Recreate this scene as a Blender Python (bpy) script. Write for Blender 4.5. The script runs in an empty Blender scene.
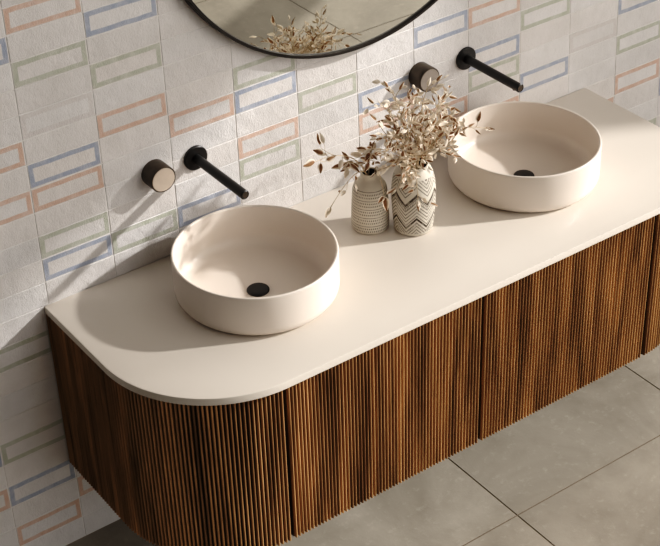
import bpy, bmesh, math, random
from mathutils import Vector, Matrix, noise
PI = math.pi
U = 0.057                       # one design unit (a wall tile's height) in metres
C = bpy.context.scene.collection
random.seed(7)

# ------------------------------------------------------------------ helpers
def srgb(r, g, b):
    f = lambda c: (c/255/12.92 if c/255 <= 0.04045 else ((c/255+0.055)/1.055)**2.4)
    return (f(r), f(g), f(b), 1)

def new_mat(name):
    m = bpy.data.materials.new(name); m.use_nodes = True
    nt = m.node_tree; b = nt.nodes['Principled BSDF']
    return m, nt, b

def N(nt, typ, **kw):
    n = nt.nodes.new(typ)
    for k, v in kw.items():
        if k.startswith('i_'): n.inputs[k[2:].replace('_', ' ')].default_value = v
        elif k.startswith('n_'): n.inputs[int(k[2:])].default_value = v
        else: setattr(n, k, v)
    return n

def L(nt, a, b): nt.links.new(a, b)

def math_n(nt, op, a, b=None):
    n = nt.nodes.new('ShaderNodeMath'); n.operation = op
    for i, v in enumerate((a, b)):
        if v is None: continue
        if isinstance(v, (int, float)): n.inputs[i].default_value = v
        else: nt.links.new(v, n.inputs[i])
    return n.outputs[0]

def mixc(nt, fac, a, b, blend='MIX'):
    n = nt.nodes.new('ShaderNodeMix'); n.data_type = 'RGBA'; n.blend_type = blend
    for i, v in ((0, fac), (6, a), (7, b)):
        if isinstance(v, (int, float, tuple)): n.inputs[i].default_value = v
        else: nt.links.new(v, n.inputs[i])
    return n.outputs[2]

def ramp(nt, fac, p0, p1, c0=(0,0,0,1), c1=(1,1,1,1)):
    n = nt.nodes.new('ShaderNodeValToRGB')
    n.color_ramp.elements[0].position = p0; n.color_ramp.elements[0].color = c0
    n.color_ramp.elements[1].position = p1; n.color_ramp.elements[1].color = c1
    nt.links.new(fac, n.inputs[0]); return n.outputs[0]

def bump(nt, b, height, strength, dist):
    n = nt.nodes.new('ShaderNodeBump'); n.inputs['Strength'].default_value = strength
    n.inputs['Distance'].default_value = dist
    nt.links.new(height, n.inputs['Height']); nt.links.new(n.outputs[0], b.inputs['Normal'])

def obj(name, bm, mat, parent=None, loc=None, smooth=None):
    """bm is in design units; the finished mesh is in metres"""
    bm.transform(Matrix.Scale(U, 4))
    me = bpy.data.meshes.new(name); bm.to_mesh(me); bm.free()
    if smooth is not None:
        for p in me.polygons: p.use_smooth = True
        me.set_sharp_from_angle(angle=math.radians(smooth))
    o = bpy.data.objects.new(name, me); C.objects.link(o)
    me.materials.append(mat)
    if parent: o.parent = parent
    if loc: o.location = Vector(loc)*U
    return o

def thing(name, label, cat, loc=(0,0,0), group=None):
    o = bpy.data.objects.new(name, None); C.objects.link(o)
    o.empty_display_size = 0.05
    o.location = Vector(loc)*U; o['label'] = label; o['category'] = cat
    if group: o['group'] = group
    return o

def tag(o, label, cat, group=None):
    o['label'] = label; o['category'] = cat
    if group: o['group'] = group
    return o

def struct(o, label, cat):
    o['kind'] = 'structure'; o['label'] = label; o['category'] = cat; return o

def add_box(bm, x0, x1, y0, y1, z0, z1):
    v = [bm.verts.new(p) for p in ((x0,y0,z0),(x1,y0,z0),(x1,y1,z0),(x0,y1,z0),(x0,y0,z1),(x1,y0,z1),(x1,y1,z1),(x0,y1,z1))]
    for f in ((0,3,2,1),(4,5,6,7),(0,1,5,4),(1,2,6,5),(2,3,7,6),(3,0,4,7)):
        bm.faces.new([v[i] for i in f])

def add_lathe(bm, prof, n=96, axis='z', uvl=None, M=None, close=True):
    """prof: list of (r, h); r = 0 collapses to a pole"""
    rings = []
    for r, h in prof:
        if r < 1e-6:
            rings.append([bm.verts.new((0,0,h))])
        else:
            rings.append([bm.verts.new((r*math.cos(2*PI*i/n), r*math.sin(2*PI*i/n), h)) for i in range(n)])
    new = [v for r in rings for v in r]
    for k in range(len(rings)-1):
        a, b = rings[k], rings[k+1]
        for i in range(n):
            j = (i+1) % n
            if len(a) == 1 and len(b) == 1: continue
            if len(a) == 1: f = bm.faces.new((a[0], b[i], b[j])); us = None
            elif len(b) == 1: f = bm.faces.new((a[i], a[j], b[0])); us = None
            else:
                f = bm.faces.new((a[i], a[j], b[j], b[i]))
                us = [(i/n, prof[k][1]), ((i+1)/n, prof[k][1]), ((i+1)/n, prof[k+1][1]), (i/n, prof[k+1][1])]
            if uvl is not None and us:
                for lp, uv in zip(f.loops, us): lp[uvl].uv = uv
    if axis == 'y':   # axis pointing to -y (out of the wall)
        R = Matrix.Rotation(PI/2, 4, 'X')
        for v in new: v.co = R @ v.co
    if M is not None:
        for v in new: v.co = M @ v.co
    bm.normal_update()
    return new

def arc(cx, cz, r, a0, a1, n):
    return [(cx + r*math.cos(math.radians(a0+(a1-a0)*i/n)), cz + r*math.sin(math.radians(a0+(a1-a0)*i/n))) for i in range(n+1)]

# ------------------------------------------------------------------ materials
def mat_tiles():
    m, nt, b = new_mat('handmade_wall_tile')
    uv = N(nt, 'ShaderNodeUVMap', uv_map='tile')
    geo = N(nt, 'ShaderNodeTexCoord')
    fr = N(nt, 'ShaderNodeAttribute', attribute_name='frame')
    ti = N(nt, 'ShaderNodeAttribute', attribute_name='tint')
    wob = N(nt, 'ShaderNodeTexNoise', i_Scale=26.0, i_Detail=2.0); L(nt, geo.outputs['Object'], wob.inputs['Vector'])
    sx = N(nt, 'ShaderNodeSeparateXYZ'); L(nt, uv.outputs[0], sx.inputs[0])
    # uv.x = distance to nearest vertical edge plane, stored as signed local coordinates in design units
    ax = math_n(nt, 'ABSOLUTE', sx.outputs[0]); az = math_n(nt, 'ABSOLUTE', sx.outputs[1])
    dx = math_n(nt, 'SUBTRACT', 1.443, ax); dz = math_n(nt, 'SUBTRACT', 0.5, az)
    d = math_n(nt, 'MINIMUM', dx, dz)
    w = math_n(nt, 'MULTIPLY', math_n(nt, 'SUBTRACT', wob.outputs[0], 0.5), 0.05)
    d = math_n(nt, 'ADD', d, w)
    mr1 = N(nt, 'ShaderNodeMapRange', n_1=0.025, n_2=0.05); L(nt, d, mr1.inputs[0])
    mr2 = N(nt, 'ShaderNodeMapRange', n_1=0.235, n_2=0.205); L(nt, d, mr2.inputs[0])
    band = math_n(nt, 'MULTIPLY', mr1.outputs[0], mr2.outputs[0])
    brush = N(nt, 'ShaderNodeTexNoise', i_Scale=60.0, i_Detail=3.0); L(nt, geo.outputs['Object'], brush.inputs['Vector'])
    brf = ramp(nt, brush.outputs[0], 0.25, 0.6, (0.62,0.62,0.62,1), (1,1,1,1))
    mask = math_n(nt, 'MULTIPLY', math_n(nt, 'MULTIPLY', band, brf), fr.outputs['Alpha'])
    cl = N(nt, 'ShaderNodeTexNoise', i_Scale=9.0, i_Detail=4.0, i_Roughness=0.6); L(nt, geo.outputs['Object'], cl.inputs['Vector'])
    base = mixc(nt, ramp(nt, cl.outputs[0], 0.3, 0.7), srgb(213,209,206), srgb(226,222,220))
    base = mixc(nt, 1.0, base, ti.outputs['Color'], 'MULTIPLY')
    col = mixc(nt, mask, base, fr.outputs['Color'])
    L(nt, col, b.inputs['Base Color'])
    b.inputs['Roughness'].default_value = 0.5
    # uneven, hand-pressed surface: slow waves plus a fine crackle
    n1 = N(nt, 'ShaderNodeTexNoise', i_Scale=32.0, i_Detail=3.0); L(nt, geo.outputs['Object'], n1.inputs['Vector'])
    mp = N(nt, 'ShaderNodeMapping'); mp.inputs['Scale'].default_value = (1.8, 1, 0.7); L(nt, geo.outputs['Object'], mp.inputs[0])
    n2 = N(nt, 'ShaderNodeTexNoise', i_Scale=150.0, i_Detail=3.0, i_Distortion=1.8); L(nt, mp.outputs[0], n2.inputs['Vector'])
    h = math_n(nt, 'ADD', math_n(nt, 'MULTIPLY', n1.outputs[0], 1.0), math_n(nt, 'MULTIPLY', n2.outputs[0], 0.42))
    bump(nt, b, h, 0.7, 0.004)
    return m

def mat_plain(name, c, rough=0.5, metal=0.0, nscale=None, namt=0.06, bumpd=None, bscale=200, spec=None):
    m, nt, b = new_mat(name)
    tc = N(nt, 'ShaderNodeTexCoord')
    n = N(nt, 'ShaderNodeTexNoise', i_Scale=nscale or 20.0, i_Detail=4.0); L(nt, tc.outputs['Object'], n.inputs['Vector'])
    lo = tuple(x*(1-namt) for x in c[:3])+(1,); hi = tuple(min(1, x*(1+namt)) for x in c[:3])+(1,)
    L(nt, mixc(nt, ramp(nt, n.outputs[0], 0.3, 0.7), lo, hi), b.inputs['Base Color'])
    b.inputs['Roughness'].default_value = rough; b.inputs['Metallic'].default_value = metal
    if spec is not None: b.inputs['Specular IOR Level'].default_value = spec
    if bumpd:
        n2 = N(nt, 'ShaderNodeTexNoise', i_Scale=float(bscale), i_Detail=3.0); L(nt, tc.outputs['Object'], n2.inputs['Vector'])
        bump(nt, b, n2.outputs[0], 0.4, bumpd)
    return m

def mat_floor():
    m, nt, b = new_mat('concrete_look_floor_tile')
    tc = N(nt, 'ShaderNodeTexCoord')
    ti = N(nt, 'ShaderNodeAttribute', attribute_name='tint')
    a = N(nt, 'ShaderNodeTexNoise', i_Scale=2.6, i_Detail=6.0, i_Roughness=0.62, i_Distortion=0.6); L(nt, tc.outputs['Object'], a.inputs['Vector'])
    c = mixc(nt, ramp(nt, a.outputs[0], 0.3, 0.72), FLOOR_LO, FLOOR_HI)
    s = N(nt, 'ShaderNodeTexNoise', i_Scale=45.0, i_Detail=6.0, i_Roughness=0.7); L(nt, tc.outputs['Object'], s.inputs['Vector'])
    c = mixc(nt, math_n(nt, 'MULTIPLY', ramp(nt, s.outputs[0], 0.56, 0.82), 0.45), c, srgb(205,198,184))
    s2 = N(nt, 'ShaderNodeTexNoise', i_Scale=18.0, i_Detail=5.0); L(nt, tc.outputs['Object'], s2.inputs['Vector'])
    c = mixc(nt, math_n(nt, 'MULTIPLY', ramp(nt, s2.outputs[0], 0.25, 0.5, (1,1,1,1), (0,0,0,1)), 0.18), c, srgb(120,112,98))
    c = mixc(nt, 1.0, c, ti.outputs['Color'], 'MULTIPLY')
    L(nt, c, b.inputs['Base Color'])
    b.inputs['Roughness'].default_value = 0.55
    bump(nt, b, s.outputs[0], 0.25, 0.002)
    return m
FLOOR_LO = srgb(142,134,122); FLOOR_HI = srgb(180,172,159)

def mat_wood():
    m, nt, b = new_mat('fluted_walnut')
    tc = N(nt, 'ShaderNodeTexCoord')
    ti = N(nt, 'ShaderNodeAttribute', attribute_name='tint')
    mp = N(nt, 'ShaderNodeMapping'); mp.inputs['Scale'].default_value = (24, 24, 1.6); L(nt, tc.outputs['Object'], mp.inputs[0])
    a = N(nt, 'ShaderNodeTexNoise', i_Scale=1.3, i_Detail=5.0, i_Roughness=0.6, i_Distortion=0.8); L(nt, mp.outputs[0], a.inputs['Vector'])
    mp2 = N(nt, 'ShaderNodeMapping'); mp2.inputs['Scale'].default_value = (260, 260, 6); L(nt, tc.outputs['Object'], mp2.inputs[0])
    g = N(nt, 'ShaderNodeTexNoise', i_Scale=1.0, i_Detail=3.0); L(nt, mp2.outputs[0], g.inputs['Vector'])
    c = mixc(nt, ramp(nt, a.outputs[0], 0.26, 0.74), WOOD_LO, WOOD_HI)
    c = mixc(nt, 0.35, c, mixc(nt, g.outputs[0], (0.55,0.55,0.55,1), (1.2,1.2,1.2,1)), 'MULTIPLY')
    c = mixc(nt, 1.0, c, ti.outputs['Color'], 'MULTIPLY')
    L(nt, c, b.inputs['Base Color'])
    b.inputs['Roughness'].default_value = 0.55; b.inputs['Specular IOR Level'].default_value = 0.15
    bump(nt, b, g.outputs[0], 0.2, 0.0008)
    return m
WOOD_LO = srgb(88,62,40); WOOD_HI = srgb(212,168,122)

def mat_leaf():
    m, nt, b = new_mat('dried_papery_husk')
    uv = N(nt, 'ShaderNodeUVMap', uv_map='leaf')
    br = N(nt, 'ShaderNodeAttribute', attribute_name='brown')
    sx = N(nt, 'ShaderNodeSeparateXYZ'); L(nt, uv.outputs[0], sx.inputs[0])
    edge = N(nt, 'ShaderNodeMapRange', n_1=0.78, n_2=0.45); L(nt, sx.outputs[0], edge.inputs[0])
    tc = N(nt, 'ShaderNodeTexCoord')
    n = N(nt, 'ShaderNodeTexNoise', i_Scale=160.0, i_Detail=3.0); L(nt, tc.outputs['Object'], n.inputs['Vector'])
    inner = mixc(nt, n.outputs[0], srgb(92,62,40), srgb(188,146,108))
    rim = mixc(nt, n.outputs[0], srgb(226,211,190), srgb(253,246,234))
    c = mixc(nt, math_n(nt, 'MULTIPLY', edge.outputs[0], br.outputs['Fac']), rim, inner)
    L(nt, c, b.inputs['Base Color']); b.inputs['Roughness'].default_value = 0.7
    tr = N(nt, 'ShaderNodeBsdfTranslucent'); L(nt, c, tr.inputs['Color'])
    mx = N(nt, 'ShaderNodeMixShader', n_0=0.25); L(nt, b.outputs[0], mx.inputs[1]); L(nt, tr.outputs[0], mx.inputs[2])
    L(nt, mx.outputs[0], nt.nodes['Material Output'].inputs['Surface'])
    return m

def vase_base(name):
    m, nt, b = new_mat(name)
    uv = N(nt, 'ShaderNodeUVMap', uv_map='wrap')
    sx = N(nt, 'ShaderNodeSeparateXYZ'); L(nt, uv.outputs[0], sx.inputs[0])
    tc = N(nt, 'ShaderNodeTexCoord')
    n = N(nt, 'ShaderNodeTexNoise', i_Scale=70.0, i_Detail=4.0); L(nt, tc.outputs['Object'], n.inputs['Vector'])
    b.inputs['Roughness'].default_value = 0.6
    return m, nt, b, sx.outputs[0], sx.outputs[1], n.outputs[0]

def finish_vase(m, nt, b, pat, n, light, dark, zone=None):
    """pat 0..1 = engraved"""
    rough = ramp(nt, n, 0.32, 0.5, (0.55,0.55,0.55,1), (1,1,1,1))
    pat = math_n(nt, 'MULTIPLY', pat, rough)
    base = mixc(nt, n, tuple(x*0.88 for x in light[:3])+(1,), light)
    c = mixc(nt, pat, base, dark)
    L(nt, c, b.inputs['Base Color'])
    bump(nt, b, math_n(nt, 'SUBTRACT', 1.0, pat), 0.6, 0.0012)
    return m

def mat_zigzag():
    m, nt, b, u, v, n = vase_base('zigzag_engraved_stoneware')
    tri = math_n(nt, 'ABSOLUTE', math_n(nt, 'SUBTRACT', math_n(nt, 'FRACT', math_n(nt, 'MULTIPLY', u, 6.0)), 0.5))  # 0..0.5
    t = math_n(nt, 'ADD', v, math_n(nt, 'MULTIPLY', tri, -0.95))
    # t runs along the height; groups of fine lines separated by bold dark bands
    fine = math_n(nt, 'FRACT', math_n(nt, 'MULTIPLY', t, 6.2))
    fine = math_n(nt, 'LESS_THAN', math_n(nt, 'ABSOLUTE', math_n(nt, 'SUBTRACT', fine, 0.5)), 0.2)
    big = math_n(nt, 'FRACT', math_n(nt, 'MULTIPLY', math_n(nt, 'ADD', t, 0.10), 0.95))
    bold = math_n(nt, 'LESS_THAN', math_n(nt, 'ABSOLUTE', math_n(nt, 'SUBTRACT', big, 0.5)), 0.055)
    clear = math_n(nt, 'LESS_THAN', math_n(nt, 'ABSOLUTE', math_n(nt, 'SUBTRACT', big, 0.72)), 0.05)
    # ticks inside some stripes
    tick = math_n(nt, 'LESS_THAN', math_n(nt, 'FRACT', math_n(nt, 'MULTIPLY', u, 84.0)), 0.45)
    tickz = math_n(nt, 'LESS_THAN', math_n(nt, 'ABSOLUTE', math_n(nt, 'SUBTRACT', big, 0.3)), 0.06)
    pat = math_n(nt, 'MAXIMUM', math_n(nt, 'MULTIPLY', math_n(nt, 'MULTIPLY', fine, 0.68), math_n(nt, 'SUBTRACT', 1.0, clear)), bold)
    pat = math_n(nt, 'MAXIMUM', pat, math_n(nt, 'MULTIPLY', tick, math_n(nt, 'MULTIPLY', tickz, 0.7)))
    keep = math_n(nt, 'MULTIPLY', math_n(nt, 'LESS_THAN', v, 2.55), math_n(nt, 'GREATER_THAN', v, 0.16))
    pat = math_n(nt, 'MULTIPLY', pat, keep)
    return finish_vase(m, nt, b, pat, n, srgb(214,206,192), srgb(70,58,46))

def mat_banded():
    m, nt, b, u, v, n = vase_base('dotted_band_stoneware')
    rows = math_n(nt, 'MULTIPLY', v, 8.0)
    rf = math_n(nt, 'FRACT', rows); ri = math_n(nt, 'FLOOR', rows)
    par = math_n(nt, 'MODULO', ri, 3.0)
    off = math_n(nt, 'MULTIPLY', par, 0.37)
    dash = math_n(nt, 'FRACT', math_n(nt, 'ADD', math_n(nt, 'MULTIPLY', u, 60.0), off))
    d1 = math_n(nt, 'MULTIPLY', math_n(nt, 'LESS_THAN', dash, 0.5), math_n(nt, 'LESS_THAN', math_n(nt, 'ABSOLUTE', math_n(nt, 'SUBTRACT', rf, 0.5)), 0.27))
    is0 = math_n(nt, 'LESS_THAN', par, 0.5)
    line = math_n(nt, 'MULTIPLY', is0, math_n(nt, 'LESS_THAN', math_n(nt, 'ABSOLUTE', math_n(nt, 'SUBTRACT', rf, 0.4)), 0.14))
    d1 = math_n(nt, 'MULTIPLY', d1, math_n(nt, 'SUBTRACT', 1.0, is0))
    pat = math_n(nt, 'MAXIMUM', math_n(nt, 'MULTIPLY', d1, 0.8), math_n(nt, 'MULTIPLY', line, 0.65))
    keep = math_n(nt, 'MULTIPLY', math_n(nt, 'LESS_THAN', v, 1.95), math_n(nt, 'GREATER_THAN', v, 0.12))
    pat = math_n(nt, 'MULTIPLY', pat, keep)
    return finish_vase(m, nt, b, pat, n, srgb(216,207,192), srgb(66,54,42))

M_tile = mat_tiles()
M_grout = mat_plain('pale_grout', srgb(226,223,219), 0.9)
M_floor = mat_floor()
M_fgrout = mat_plain('floor_grout', srgb(122,110,95), 0.9)
M_wood = mat_wood()
M_carc = mat_plain('dark_walnut_carcass', srgb(24,15,10), 0.8, nscale=8)
M_top = mat_plain('warm_white_solid_surface', srgb(220,211,200), 0.32, nscale=3, namt=0.025)
M_basin = mat_plain('matte_cream_ceramic', srgb(228,217,206), 0.33, nscale=5, namt=0.01)
M_black = mat_plain('matte_black_metal', srgb(26,24,23), 0.38, nscale=120, namt=0.2, spec=0.6)
M_blackring = mat_plain('black_mirror_frame', srgb(34,28,24), 0.4, nscale=30, namt=0.1)
M_knobside = mat_plain('dark_bronze_metal', srgb(92,84,76), 0.36, 0.7, nscale=60, namt=0.15)
M_knobface = mat_plain('brushed_greige_metal', srgb(205,190,175), 0.45, 0.1, nscale=60, namt=0.05)
M_knobface_shaded = mat_plain('brushed_greige_metal_shaded', srgb(150,141,133), 0.4, 0.35, nscale=60, namt=0.05)  # same metal as the other handle face, its shade put into the colour
M_mirror = mat_plain('mirror_silver', srgb(214,212,204), 0.015, 1.0, nscale=2, namt=0.0)
M_vin = mat_plain('vase_inside', srgb(40,32,26), 0.8)
M_leaf = mat_leaf()
M_stem = mat_plain('dry_twig', srgb(196,176,148), 0.7, nscale=200, namt=0.2)
M_plaster = mat_plain('white_plaster', srgb(225,220,212), 0.9, nscale=4)
M_winframe = mat_plain('window_paint', srgb(235,232,226), 0.5)

# ------------------------------------------------------------------ wall of tiles
TW = 2.886; FLOORZ = -11.836
PAT = {}
OR, GR, BL, PA = 'orange', 'green', 'blue', 'pale'
for ij, c in {(0,11):OR,(0,9):GR,(0,7):PA,(0,5):BL,(0,4):OR,(0,2):GR,(0,1):BL,(-1,10):BL,(-1,6):OR,(-1,4):OR,
              (-1,-2):GR,(-1,-6):GR,(-1,-8):BL,(-2,-8):OR,(-1,-10):OR,(0,-9):OR,
              (1,10):BL,(1,8):GR,(1,6):OR,(1,1):GR,(2,5):OR,(2,1):BL,
              (3,6):GR,(3,5):BL,(3,3):OR,(3,2):GR,(4,4):GR,(5,3):BL,(5,2):OR,(6,5):BL,(6,1):OR,
              (7,5):OR,(7,3):BL,(7,2):GR,(7,0):OR,(8,4):GR,(8,1):BL,(9,2):PA,(10,3):BL,(10,1):GR,(10,-1):OR,
              (11,-2):BL,(11,2):OR,(9,-2):OR,(10,-4):GR}.items():
    PAT[ij] = c
FCOL = {OR:srgb(208,178,162), GR:srgb(184,186,172), BL:srgb(163,170,186), PA:srgb(200,192,188)}

def row_z(j):      # rows below the worktop stretched a touch taller to suit the camera fit
    return j if j >= 0 else j*1.0755
def warp(x, z):    # joints sheared off plumb towards the right to suit the camera fit
    k = max(0.0, min(1.0, (x/TW - 3.0)/8.0))
    return x - 0.055*k*(z-3.0)*(1 if -6 < z < 9 else 0.0)

def build_wall():
    bm = bmesh.new()
    uvl = bm.loops.layers.uv.new('tile')
    fl = bm.loops.layers.float_color.new('frame'); tl = bm.loops.layers.float_color.new('tint')
    rnd = random.Random(3)
    for i in range(-5, 22):
        for j in range(-11, 34):
            x0, x1 = i*TW, (i+1)*TW; z0, z1 = row_z(j), row_z(j+1)
            if z1 < FLOORZ+0.02: continue
            z0c = max(z0, FLOORZ)
            c = PAT.get((i, j))
            if c is None and (i < -1 or i > 11 or j > 11) :
                q = rnd.random(); c = OR if q < .11 else GR if q < .22 else BL if q < .33 else None
            else: rnd.random()
            t = 0.95 + 0.07*rnd.random(); warm = rnd.uniform(-.012, .012)
            g = 0.012
            tilt = [rnd.uniform(-0.007, 0.007) for _ in range(4)]
            def corner(sx, sz, ins, y, k):
                xx = (x0+g+ins if sx < 0 else x1-g-ins); zz = (z0c+g+ins if sz < 0 else z1-g-ins)
                return Vector((warp(xx, zz), y + (tilt[k] if y < -0.05 else 0), zz))
            ks = [(-1,-1),(1,-1),(1,1),(-1,1)]
            back = [bm.verts.new(corner(a, b_, 0, 0, k)) for k, (a, b_) in enumerate(ks)]
            mid = [bm.verts.new(corner(a, b_, 0.0, -0.092, k)) for k, (a, b_) in enumerate(ks)]
            fro = [bm.verts.new(corner(a, b_, 0.022, -0.105, k)) for k, (a, b_) in enumerate(ks)]
            fs = [bm.faces.new(fro)]
            for k in range(4):
                l = (k+1) % 4
                fs.append(bm.faces.new((mid[k], mid[l], fro[l], fro[k])))
                fs.append(bm.faces.new((back[k], back[l], mid[l], mid[k])))
            cx, cz, hz = (x0+x1)/2, (z0+z1)/2, (z1-z0)
            for f in fs:
                for lp in f.loops:
                    p = lp.vert.co
                    lx = p.x-cx-(warp(p.x, p.z)-p.x)
                    lp[uvl].uv = (lx, (p.z-cz)/hz)
                    col = FCOL[c] if c else (1,1,1,1)
                    lp[fl] = (col[0], col[1], col[2], 1.0 if c and c != PA else (0.5 if c else 0.0))
                    lp[tl] = (t+warm, t, t-warm, 1)
    bm.normal_update()
    wall = struct(obj('wall_back', bm, M_tile), 'wall of stacked off-white handmade tiles, some framed in colour', 'wall')
    # the grout bed the tiles sit in, with a thin leveller behind
    g = bmesh.new(); add_box(g, -5*TW, 22*TW, -0.084, 1.2, FLOORZ, 34)
    gb = obj('grout_bed', g, M_grout, wall)
build_wall()

# ------------------------------------------------------------------ floor
FT = 10.6148
def build_floor():
    bm = bmesh.new(); tl = bm.loops.layers.float_color.new('tint'); rnd = random.Random(11)
    xs = [14.932 + k*FT for k in range(-3, 6)]; ys = [-10.0355 - k*FT for k in range(-1, 8)]
    for i in range(len(xs)-1):
        for k in range(len(ys)-1):
            x0, x1 = xs[i]+0.035, xs[i+1]-0.035; y1, y0 = ys[k]-0.035, ys[k+1]+0.035
            x0 = max(x0, -5*TW); x1 = min(x1, 22*TW); y1 = min(y1, 0)
            if x1-x0 < .1 or y1-y0 < .1: continue
            t = rnd.uniform(0.94, 1.05)
            n0 = len(bm.faces); bm.faces.ensure_lookup_table()
            add_box(bm, x0, x1, y0, y1, FLOORZ-0.2, FLOORZ)
            bm.faces.ensure_lookup_table()
            for f in bm.faces[n0:]:
                for lp in f.loops: lp[tl] = (t, t, t, 1)
    bm.normal_update()
    fl = struct(obj('floor', bm, M_floor), 'large greige concrete-look floor tiles with thin dark joints', 'floor')
    g = bmesh.new(); add_box(g, -5*TW, 22*TW, ys[-1], 0.0, FLOORZ-0.6, FLOORZ-0.02)
    obj('grout_bed', g, M_fgrout, fl)
build_floor()

# ------------------------------------------------------------------ right wall with the window the sun comes through
def build_right_wall():
    X0, X1 = 62.0, 64.5; YF = -54.0; WY0, WY1, WZ0, WZ1 = -51.0, -22.4, -8.0, 37.2
    bm = bmesh.new()
    add_box(bm, X0, X1, WY1, 0.0, FLOORZ, 64)
    add_box(bm, X0, X1, YF, WY0, FLOORZ, 64)
    add_box(bm, X0, X1, WY0, WY1, WZ1, 64)
    add_box(bm, X0, X1, WY0, WY1, FLOORZ, WZ0)
    bm.normal_update()
    struct(obj('wall_right', bm, M_plaster), 'white plaster side wall with a tall window', 'wall')
    w = bmesh.new()
    for a in (WY0, WY1-0.8): add_box(w, X1-1.0, X1-0.3, a, a+0.8, WZ0, WZ1)
    for z in (WZ0, WZ1-0.8): add_box(w, X1-1.0, X1-0.3, WY0+0.8, WY1-0.8, z, z+0.8)
    w.normal_update()
    struct(obj('window_1', w, M_winframe), 'white frame of the tall side window', 'window')
build_right_wall()

# ------------------------------------------------------------------ vanity
VX0, VX1 = -0.2, 27.16; VD = 9.36; RAD = 4.65
def plan(x0, x1, yfront, rad, n=40, yback=-0.02):
    """closed plan outline with rounded front corners"""
    pts = [(x0, yback)]
    for i in range(n+1):
        a = PI + (PI/2)*i/n; pts.append((x0+rad+rad*math.cos(a), yfront+rad+rad*math.sin(a)))
    for i in range(n+1):
        a = 1.5*PI + (PI/2)*i/n; pts.append((x1-rad+rad*math.cos(a), yfront+rad+rad*math.sin(a)))
    pts.append((x1, yback)); return pts

def slab(bm, pts_fn, levels):
    """levels: (inset, z) rings from bottom to top, capped"""
    rings = []
    for ins, z in levels:
        rings.append([bm.verts.new((x, y, z)) for x, y in pts_fn(ins)])
    for a, b in zip(rings, rings[1:]):
        m = len(a)
        for i in range(m): bm.faces.new((a[i], a[(i+1)%m], b[(i+1)%m], b[i]))
    bm.faces.new(rings[-1]); bm.faces.new(list(reversed(rings[0]))); bm.normal_update()

bm = bmesh.new()
slab(bm, lambda s: plan(VX0+s, VX1-s, -VD+s, RAD-s, yback=-0.12), [(0.03,-0.33),(0,-0.30),(0,-0.05),(0.015,-0.015),(0.05,0.0)])
tag(obj('worktop', bm, M_top, smooth=30), 'long off-white vanity worktop with rounded front corners', 'countertop')

van = thing('vanity_cabinet', 'wall-hung fluted walnut vanity cabinet with curved ends', 'cabinet', (13.48, -4.6, -7.62))
OX, OY, OZ = 13.48, -4.6, -7.62
CZ0, CZ1 = -7.62, -0.335
def rel(bm):
    for v in bm.verts: v.co -= Vector((OX, OY, OZ))
bm = bmesh.new(); slab(bm, lambda s: plan(VX0+0.28, VX1-0.28, -VD+0.38, RAD-0.3, yback=-0.13), [(0,CZ0+0.04),(0,CZ1-0.01)]); rel(bm)
obj('carcass', bm, M_carc, van)

RIB = [(0,0),(0.17,0.0),(0.20,.5),(0.27,.82),(0.38,.96),(0.5,1.0),(0.62,.96),(0.73,.82),(0.80,.5),(0.83,0.0)]
def fluted(name, path, nribs, depth, back):
    """path: function s(0..1) -> (x, y, nx, ny); ribs stand on it along the outward normal"""
    bm = bmesh.new(); tl = bm.loops.layers.float_color.new('tint'); rnd = random.Random(len(name)+nribs)
    cols = []
    for k in range(nribs):
        t = rnd.uniform(0.85, 1.08)
        for f, h in RIB: cols.append(((k+f)/nribs, h*depth, t, h))
    cols.append((1.0, 0, 1, 0))
    nz = 2; V = []
    for s, h, t, hh in cols:
        x, y, nx, ny = path(s)
        V.append([bm.verts.new((x+nx*h, y+ny*h, CZ0 + (CZ1-CZ0)*q/(nz-1))) for q in range(nz)])
    B = []
    for s in [i/60 for i in range(61)]:
        x, y, nx, ny = path(s)
        B.append([bm.verts.new((x-nx*back, y-ny*back, CZ0 + (CZ1-CZ0)*q/(nz-1))) for q in range(nz)])
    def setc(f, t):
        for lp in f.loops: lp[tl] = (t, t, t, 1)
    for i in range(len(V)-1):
        t = cols[i][2]*(0.15 if cols[i][3] < .3 and cols[i+1][3] < .3 else 1)  # groove floors tinted much darker: shade between ribs put into the colour
        for q in range(nz-1):
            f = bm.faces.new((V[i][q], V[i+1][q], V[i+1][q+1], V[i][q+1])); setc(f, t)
    for i in range(60):
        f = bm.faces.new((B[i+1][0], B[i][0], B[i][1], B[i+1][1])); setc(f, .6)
    for q in (0, 1):   # top and bottom end grain: front verts matched to the nearest back vert
        for i in range(len(V)-1):
            bi = min(60, round(cols[i][0]*60)); bj = min(60, round(cols[i+1][0]*60))
            vs = [V[i][q], V[i+1][q], B[bj][q]] + ([B[bi][q]] if bi != bj else [])
            if q == 1: pass
            else: vs.reverse()
            f = bm.faces.new(vs); setc(f, .8)
    for e in (0, -1):
        f = bm.faces.new((V[e][0], V[e][1], B[e][1], B[e][0])); setc(f, .3)
    bmesh.ops.recalc_face_normals(bm, faces=bm.faces)
    rel(bm)
    return obj(name, bm, M_wood, van)
YF = -9.07
S1, S2, S3 = 4.42, 13.48, 22.54
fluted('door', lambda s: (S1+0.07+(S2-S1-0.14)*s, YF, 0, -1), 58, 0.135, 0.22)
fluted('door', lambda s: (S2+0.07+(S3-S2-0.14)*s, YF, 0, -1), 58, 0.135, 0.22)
def side_path(mirror):
    x0 = VX0+0.12; r = S1-0.065-x0; straight = -YF - r - 0.13; la = r*PI/2; tot = straight+la
    def f(s):
        if mirror: s = 1-s
        d = s*tot
        if d < straight: x, y, nx, ny = x0, -0.13-d, -1, 0
        else:
            a = PI + (d-straight)/r
            x, y, nx, ny = x0+r+r*math.cos(a), YF+r+r*math.sin(a), math.cos(a), math.sin(a)
        if mirror: x, nx = 2*OX-x, -nx
        return x, y, nx, ny
    return f
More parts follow.
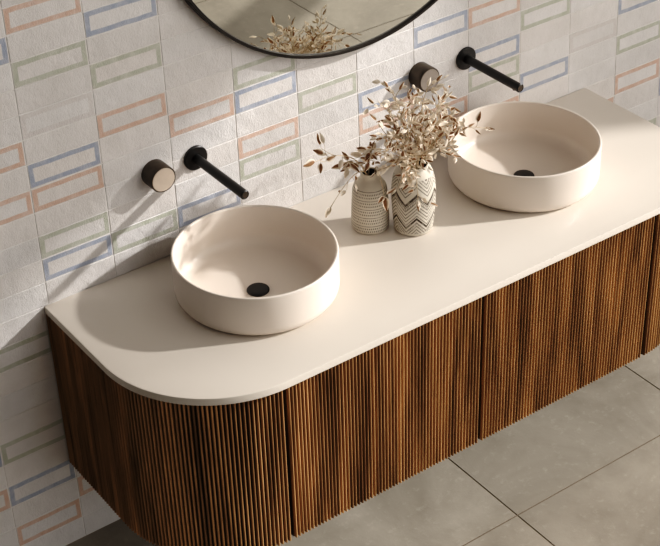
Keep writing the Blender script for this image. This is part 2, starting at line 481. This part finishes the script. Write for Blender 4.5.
fluted('curved_side_panel', side_path(False), 73, 0.135, 0.2)
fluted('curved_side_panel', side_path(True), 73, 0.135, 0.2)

# ------------------------------------------------------------------ basins
BR, BH = 3.07, 1.825
def basin(x, y, label):
    t = thing('vessel_basin', label, 'sink', (x, y, 0), 'round vessel basins on the worktop')
    w = 0.115
    prof = [(0, 0.005), (BR-0.42, 0.005)]
    prof += [(BR-0.42 + 0.42*math.sin(a*PI/16), 0.005+0.46*(1-math.cos(a*PI/16))) for a in range(1, 9)]
    prof += [(BR, 1.2), (BR, BH-0.06)]
    prof += [(BR-w/2 + w/2*math.cos(a), BH-0.055+0.055*math.sin(a)) for a in (0.5, 1.05, PI/2, 2.1, 2.65)]
    Ri = BR-w
    prof += [(Ri, BH-0.06), (Ri-0.01, 0.66)]
    prof += [(Ri-0.01-0.5*(1-math.cos(a*PI/16)), 0.66-0.5*math.sin(a*PI/16)) for a in range(1, 9)]
    prof += [(1.6, 0.11), (0.5, 0.06), (0.0, 0.05)]
    bm = bmesh.new(); add_lathe(bm, prof, 128, M=Matrix.Scale(1.03, 4, (0,1,0))); bmesh.ops.recalc_face_normals(bm, faces=bm.faces)
    obj('bowl', bm, M_basin, t, smooth=40)
    bm = bmesh.new()
    add_lathe(bm, [(0,0.03),(0.42,0.03),(0.43,0.09),(0.41,0.12),(0.36,0.135),(0.2,0.145),(0,0.15)], 64, M=Matrix.Translation((-0.03,-0.1,0)))
    bmesh.ops.recalc_face_normals(bm, faces=bm.faces)
    obj('drain_cover', bm, M_black, t, smooth=40)['label'] = 'round black drain cover'
basin(6.64, -4.15, 'round cream vessel basin beside the curved left end of the worktop')
basin(19.83, -4.15, 'round cream vessel basin to the right of the two vases')

# ------------------------------------------------------------------ spouts and handles on the wall
def spout(x, z, label, fr):
    t = thing('wall_spout', label, 'faucet', (x, -0.1, z), 'black wall-mounted spouts')
    bm = bmesh.new(); add_lathe(bm, [(0,0),(fr,0),(fr,0.1),(fr-0.03,0.13),(0,0.13)], 64, 'y'); bmesh.ops.recalc_face_normals(bm, faces=bm.faces)
    obj('flange', bm, M_black, t, smooth=35)
    Lg = 3.48; r = 0.185
    bm = bmesh.new(); add_lathe(bm, [(0,0.1),(r,0.1),(r,Lg-0.03),(r-0.03,Lg),(r-0.045,Lg-0.002),(r-0.06,Lg-0.02),(0,Lg-0.02)], 40, 'y'); bmesh.ops.recalc_face_normals(bm, faces=bm.faces)
    tube = obj('spout_tube', bm, M_black, t, smooth=35)
    bm = bmesh.new(); add_lathe(bm, [(0,-r-0.012),(0.09,-r-0.012),(0.09,-r+0.06),(0,-r+0.06)], 24, 'z', M=Matrix.Translation((0,-Lg+0.35,0))); bmesh.ops.recalc_face_normals(bm, faces=bm.faces)
    obj('aerator', bm, M_black, t, smooth=35)
    bm = bmesh.new(); add_lathe(bm, [(0,Lg-0.03),(r-0.055,Lg-0.03),(r-0.06,Lg-0.008),(0,Lg-0.006)], 40, 'y'); bmesh.ops.recalc_face_normals(bm, faces=bm.faces)
    obj('end_cap', bm, M_knobside, t, smooth=35)['label'] = 'grey end cap'
spout(6.75, 3.85, 'black wall spout over the basin at the left end', 0.50)
spout(20.02, 3.77, 'black wall spout over the basin right of the vases', 0.50)

def knob(x, z, label, face=None):
    t = thing('tap_handle', label, 'tap handle', (x, -0.1, z), 'round wall tap handles')
    r = 0.53; Lk = 0.72
    bm = bmesh.new(); add_lathe(bm, [(0,0),(r,0),(r,Lk-0.03),(r-0.02,Lk),(r-0.05,Lk+0.003),(r-0.06,Lk-0.02),(0,Lk-0.02)], 64, 'y'); bmesh.ops.recalc_face_normals(bm, faces=bm.faces)
    obj('handle_body', bm, M_knobside, t, smooth=35)
    bm = bmesh.new(); add_lathe(bm, [(0,Lk-0.02),(r-0.055,Lk-0.02),(r-0.06,Lk+0.01),(0,Lk+0.012)], 64, 'y'); bmesh.ops.recalc_face_normals(bm, faces=bm.faces)
    obj('face_disc', bm, face or M_knobface, t, smooth=35)['label'] = 'pale brushed metal disc'
knob(4.95, 3.88, 'round metal tap handle left of the spout over the left basin')
knob(17.55, 3.84, 'round metal tap handle on the wall behind the dried plants', M_knobface_shaded)

# ------------------------------------------------------------------ mirror
mt = thing('round_mirror', 'large round mirror in a thin black frame above the worktop', 'mirror', (14.3, -0.1, 14.91))
MR = 8.745
bm = bmesh.new(); add_lathe(bm, [(MR-0.2,0.0),(MR,0.0),(MR,0.42),(MR-0.03,0.45),(MR-0.12,0.45),(MR-0.14,0.42),(MR-0.14,0.2),(MR-0.2,0.2),(MR-0.2,0.0)], 200, 'y'); bmesh.ops.recalc_face_normals(bm, faces=bm.faces)
obj('mirror_frame', bm, M_blackring, mt, smooth=35)
bm = bmesh.new(); add_lathe(bm, [(0,0.02),(MR-0.15,0.02),(MR-0.15,0.33),(0,0.33)], 200, 'y'); bmesh.ops.recalc_face_normals(bm, faces=bm.faces)
obj('mirror_glass', bm, M_mirror, mt, smooth=35)

# ------------------------------------------------------------------ vases
def vase(x, y, outer, inner, mat, label):
    t = thing('stoneware_vase', label, 'vase', (x, y, 0))
    bm = bmesh.new(); uvl = bm.loops.layers.uv.new('wrap')
    add_lathe(bm, [(0, 0.005)]+outer, 96, uvl=uvl)
    bmesh.ops.recalc_face_normals(bm, faces=bm.faces)
    body = obj('vase_body', bm, mat, t, smooth=50)
    bm = bmesh.new(); add_lathe(bm, inner, 64)
    bmesh.ops.recalc_face_normals(bm, faces=bm.faces)
    obj('vase_inside', bm, M_vin, t, smooth=50)['label'] = 'dark hollow inside of the vase'
    return t
VLX, VLY = 12.62, -3.25
vase(VLX, VLY, [(0.64,0.005),(0.70,0.03),(0.745,0.10),(0.755,0.25),(0.745,0.7),(0.725,1.2),(0.70,1.6),(0.68,1.78),(0.63,1.95),(0.53,2.10),(0.42,2.20),(0.36,2.27),(0.335,2.36),(0.345,2.46),(0.35,2.50),(0.33,2.52),(0.29,2.50),(0.285,2.45)],
     [(0.285,2.46),(0.28,2.2),(0.55,1.9),(0.6,1.5),(0.6,0.2),(0,0.15)], mat_banded(), 'short-necked stoneware vase with dotted bands beside the zigzag vase')
VRX, VRY = 13.9, -4.38
vase(VRX, VRY, [(0.66,0.005),(0.72,0.03),(0.76,0.10),(0.79,0.3),(0.835,0.8),(0.865,1.3),(0.87,1.7),(0.85,2.1),(0.80,2.4),(0.74,2.6),(0.67,2.74),(0.60,2.84),(0.575,2.92),(0.56,2.95),(0.53,2.94),(0.52,2.88)],
     [(0.52,2.89),(0.52,2.75),(0.68,2.5),(0.74,2.0),(0.72,0.8),(0.66,0.2),(0,0.15)], mat_zigzag(), 'wide-mouthed stoneware vase with dark engraved zigzags')

# ------------------------------------------------------------------ dried sprigs
def add_tube(bm, pts, r0, r1, n=4):
    prev = None
    for i, p in enumerate(pts):
        d = (pts[min(i+1, len(pts)-1)] - pts[max(i-1, 0)])
        if d.length < 1e-6: d = Vector((0,0,1))
        d.normalize(); a = d.cross(Vector((0.3,0.9,0.2))).normalized(); b = d.cross(a)
        r = r0+(r1-r0)*i/(len(pts)-1)
        ring = [bm.verts.new(p + a*r*math.cos(2*PI*k/n) + b*r*math.sin(2*PI*k/n)) for k in range(n)]
        if prev:
            for k in range(n): bm.faces.new((prev[k], prev[(k+1)%n], ring[(k+1)%n], ring[k]))
        else: bm.faces.new(list(reversed(ring)))
        prev = ring
    bm.faces.new(prev)

def bez(a, b, c, n=12):
    return [a*(1-t)**2 + b*2*t*(1-t) + c*t*t for t in [i/n for i in range(n+1)]]

def add_leaf(bm, uvl, bl, p, d, up, ln, wd, brown, cup, rnd):
    d = d.normalized(); s = d.cross(up)
    if s.length < 1e-4: s = d.cross(Vector((1,0,0)))
    s.normalize(); n = s.cross(d)
    rows = []
    K = 6
    for i in range(K+1):
        t = i/K
        w = wd*(math.sin(PI*t**0.8))**0.85*(1-0.25*t) if 0 < i < K else 0
        c = p + d*ln*t + n*(0.18*ln*math.sin(PI*t)*cup)
        if w == 0: rows.append([(bm.verts.new(c), 0.0 if i else 1.0)])
        else:
            rows.append([(bm.verts.new(c + s*w*q + n*abs(q)**1.6*w*1.1*(-cup)), abs(q)) for q in (-1,-.5,0,.5,1)])
    def face(vs):
        f = bm.faces.new([v for v, _ in vs]); f.smooth = True
        for lp, (_, q) in zip(f.loops, vs):
            lp[uvl].uv = (q, 0); lp[bl] = (brown, brown, brown, 1)
    for a, b in zip(rows, rows[1:]):
        if len(a) == 1:
            for k in range(4): face([a[0], b[k], b[k+1]])
        elif len(b) == 1:
            for k in range(4): face([a[k], b[0], a[k+1]])
        else:
            for k in range(4): face([a[k], b[k], b[k+1], a[k+1]])

def sprig(origin, mouth, tip, label, group, seed, nleaf=15, sag=0.0, twigs=5, size=1.0, start=0.45, leafset=None, spread=1.0, brownp=.45):
    rnd = random.Random(seed)
    o = Vector(origin)
    t = thing('dried_sprig', label, 'dried plant', origin, group)
    m = Vector(mouth)-o; e = Vector(tip)-o
    low = Vector((rnd.uniform(-.15,.15), rnd.uniform(-.15,.15), 0.0))
    ctrl = m + Vector((0, 0, 1))*max(0.35, (e-m).length*0.45) + (e-m)*0.25 + Vector((0,0,sag))
    path = [low, (low+m)*0.5] + bez(m, ctrl, e, 14)
    sb = bmesh.new(); add_tube(sb, path, 0.026, 0.013)
    lb = bmesh.new(); uvl = lb.loops.layers.uv.new('leaf'); bl = lb.loops.layers.float_color.new('brown')
    main = path[2:]; K = len(main)-1
    def leaf_at(p, d, s=1.0):
        brown = 1.0 if rnd.random() < brownp else rnd.uniform(0, .25)
        ln = rnd.uniform(.28, .46)*size*s; wd = ln*rnd.uniform(.20, .30)
        up = Vector((rnd.uniform(-1,1)-.4, rnd.uniform(-1,1)-.8, rnd.uniform(-1,1)+.7))
        add_leaf(lb, uvl, bl, p, d, up, ln, wd, brown, rnd.uniform(.5, 1.1)*rnd.choice((1,-1)), rnd)
    main_d = (main[-1]-main[-3]).normalized()
    # tip leaves
    leaf_at(main[-1], main_d, 1.1); leaf_at(main[-1], (main_d+Vector((rnd.uniform(-1,1),rnd.uniform(-1,1),rnd.uniform(-.6,.8)))*.8), .9)
    per = max(1, round((nleaf-2)/twigs))
    for q in range(twigs):
        s = start + (1-start)*(q+rnd.uniform(.1,.7))/twigs
        i = min(K-1, int(s*K)); p0 = main[i].lerp(main[i+1], s*K-i)
        d0 = (main[i+1]-main[i]).normalized()
        side = Vector((rnd.uniform(-1,1), rnd.uniform(-1,1), rnd.uniform(-.55,.75)))
        side = (side - d0*side.dot(d0)*.5).normalized()
        ln = rnd.uniform(.35, .8)*spread
        e1 = p0 + (side*.85+d0*.5)*ln
        tw = bez(p0, p0+d0*ln*.4+side*ln*.2, e1, 5)
        add_tube(sb, tw, 0.015, 0.009, 3)
        for k in range(per):
            u = (k+1)/per; pt = tw[min(5, max(1, round(u*5)))]
            dd = (tw[-1]-tw[-2]).normalized()*(.6 if k < per-1 else 1.0) + Vector((rnd.uniform(-1,1), rnd.uniform(-1,1), rnd.uniform(-.7,.9)))*.75
            pe = pt + dd.normalized()*.09
            add_tube(sb, [pt, pe], 0.009, 0.008, 3)
            leaf_at(pe, dd)
    bmesh.ops.recalc_face_normals(sb, faces=sb.faces)
    obj('stem', sb, M_stem, t)
    obj('husk_leaves', lb, M_leaf, t)

MO = (VRX, VRY, 2.9); OR_ = (VRX, VRY, 0.22)
tips = [(13.13,-3.5,5.3),(13.33,-3.8,5.95),(14.3,-3.6,5.2),(14.97,-3.9,5.7),(15.24,-4.3,5.1),(15.8,-4.0,4.95),(15.65,-4.6,4.5),
        (15.4,-5.0,4.1),(15.1,-5.2,3.6),(12.2,-4.6,4.9),(11.9,-5.0,4.4),(12.1,-5.2,3.8),
        (13.16,-4.8,5.0),(14.19,-5.0,5.0),(13.56,-5.2,4.6),(12.84,-5.4,4.1),(13.6,-4.2,4.6),(14.6,-4.8,4.5),(13.0,-4.4,4.5),(14.9,-5.2,4.2),
        (13.4,-5.5,3.9),(14.2,-5.4,4.0),(14.9,-4.5,4.8),(12.6,-5.5,3.5)]
for k, tp in enumerate(tips):
    mo = (VRX + max(-.38, min(.38, (tp[0]-VRX)*.18)), VRY + max(-.38, min(.38, (tp[1]-VRY)*.3)), 2.9)
    sprig(OR_, mo, tp, 'dried sprig of cream and brown husks in the bushy bunch of the zigzag vase', 'dried sprigs bunched in the zigzag vase',
          20+k, nleaf=26, twigs=8, start=.25, size=.85, brownp=.35)
sprig(OR_, (VRX-.25, VRY-.38, 2.93), (12.75,-6.1,2.55), 'dried sprig hanging down over the front of the zigzag vase', 'dried sprigs standing apart from the bunch', 60, nleaf=12, twigs=4, sag=.15, spread=.7)
sprig(OR_, (VRX+.4, VRY-.1, 2.92), (16.75,-5.3,3.85), 'thin dried sprig reaching right over the rim of a basin', 'dried sprigs standing apart from the bunch', 61, nleaf=6, twigs=4, sag=.2, start=.62, spread=.5, brownp=.9)
ML = (VLX, VLY, 2.45); OL = (VLX, VLY, 0.22)
sprig(OL, (VLX-.18, VLY, 2.48), (9.95,-3.5,4.05), 'longest dried sprig reaching left across the tiled wall', 'dried sprigs standing apart from the bunch', 71, nleaf=9, twigs=4, sag=-.2, start=.55, size=1.25, spread=.8, brownp=.8)
sprig(OL, (VLX-.18, VLY-.1, 2.48), (10.15,-4.1,2.25), 'dried sprig drooping low beside the banded vase', 'dried sprigs standing apart from the bunch', 72, nleaf=9, twigs=5, sag=-.1, start=.35, size=1.1, spread=.5, brownp=.8)
sprig(OL, (VLX, VLY+.05, 2.48), (12.65,-3.4,3.5), 'short upright dried sprig in the neck of the banded vase', 'dried sprigs standing apart from the bunch', 73, nleaf=22, twigs=5, start=.15, size=1.15, spread=.8, brownp=.7)
sprig(OL, (VLX-.12, VLY+.1, 2.48), (11.5,-3.2,3.3), 'dried sprig leaning left out of the banded vase', 'dried sprigs standing apart from the bunch', 74, nleaf=18, twigs=5, start=.25, size=1.1, spread=.6, brownp=.7)
sprig(OL, (VLX+.18, VLY-.1, 2.48), (12.45,-4.4,2.0), 'single large husk hanging in front of the banded vase', 'dried sprigs standing apart from the bunch', 75, nleaf=2, twigs=1, sag=.5, start=.97, size=1.35, spread=.15, brownp=1)

# ------------------------------------------------------------------ camera
RM = [[0.8104126228311994, 0.35209280527950215, -0.4682542442159671], [-0.585130125857273, 0.4465688343662023, -0.6769039902283508], [-0.029225272797837293, 0.8225612029771534, 0.5679251278000209]]
cam = bpy.data.cameras.new('camera'); co = bpy.data.objects.new('camera', cam); C.objects.link(co)
Mx = Matrix(RM).to_4x4(); Mx.translation = Vector((-18.7865,-45.7235,34.2278))*U
co.matrix_world = Mx
cam.sensor_fit = 'HORIZONTAL'; cam.sensor_width = 36; cam.lens = 1588.656/660*36
cam.clip_start = 0.05; cam.clip_end = 100
bpy.context.scene.camera = co

# ------------------------------------------------------------------ light
SUN = Vector((-1.82, 0.93, -1.0)).normalized()
sl = bpy.data.lights.new('sun', 'SUN'); sl.energy = 3.9; sl.angle = math.radians(2.0); sl.color = (1.0, 0.975, 0.945)
so = bpy.data.objects.new('sun', sl); C.objects.link(so); so.rotation_euler = SUN.to_track_quat('-Z', 'Y').to_euler(); so.location = (3, -3, 3)
al = bpy.data.lights.new('window_skylight', 'AREA'); al.shape = 'RECTANGLE'; al.size = 2.9; al.size_y = 2.3; al.energy = 45; al.color = (1.0, 0.97, 0.93)
ao = bpy.data.objects.new('window_skylight', al); C.objects.link(ao)
ao.location = Vector((60.0, -42.0, 16.0))*U
ao.rotation_euler = (Vector((13,-4,0))-Vector((60,-42,16))).to_track_quat('-Z', 'Z').to_euler()
FILL_DIR = Vector((-0.55, 0.80, -0.36)).normalized()
fl_ = bpy.data.lights.new('soft_fill', 'SUN'); fl_.energy = 1.25; fl_.angle = math.radians(75); fl_.color = (1.0, 0.965, 0.93)  # added wide-angle sun lamp, soft fill from an unseen source at front right
fo = bpy.data.objects.new('soft_fill', fl_); C.objects.link(fo); fo.location = (2, -5, 3)
fo.rotation_euler = FILL_DIR.to_track_quat('-Z', 'Y').to_euler()
w = bpy.data.worlds.new('room_ambience'); bpy.context.scene.world = w; w.use_nodes = True
nt = w.node_tree; bg = nt.nodes['Background']
tc = N(nt, 'ShaderNodeTexCoord')
dt = N(nt, 'ShaderNodeVectorMath', operation='DOT_PRODUCT'); L(nt, tc.outputs['Generated'], dt.inputs[0]); dt.inputs[1].default_value = (0.82, -0.30, 0.49)
mr = N(nt, 'ShaderNodeMapRange', n_1=-0.2, n_2=1.0, n_3=0.0, n_4=1.0); L(nt, dt.outputs['Value'], mr.inputs[0])
L(nt, mixc(nt, mr.outputs[0], (0.05,0.043,0.036,1), (1.0,0.92,0.82,1)), bg.inputs[0])
bg.inputs[1].default_value = 0.36
sc = bpy.context.scene
sc.view_settings.view_transform = 'Standard'; sc.view_settings.look = 'None'; sc.view_settings.exposure = 0.02

vs = sc.view_settings; vs.use_curve_mapping = True
cm = vs.curve_mapping; cv = cm.curves[3]
cv.points[0].location = (0, 0); cv.points[1].location = (1, 1)
for p in ((0.05, 0.022), (0.12, 0.088), (0.25, 0.23), (0.5, 0.5)): cv.points.new(*p)
cm.update()
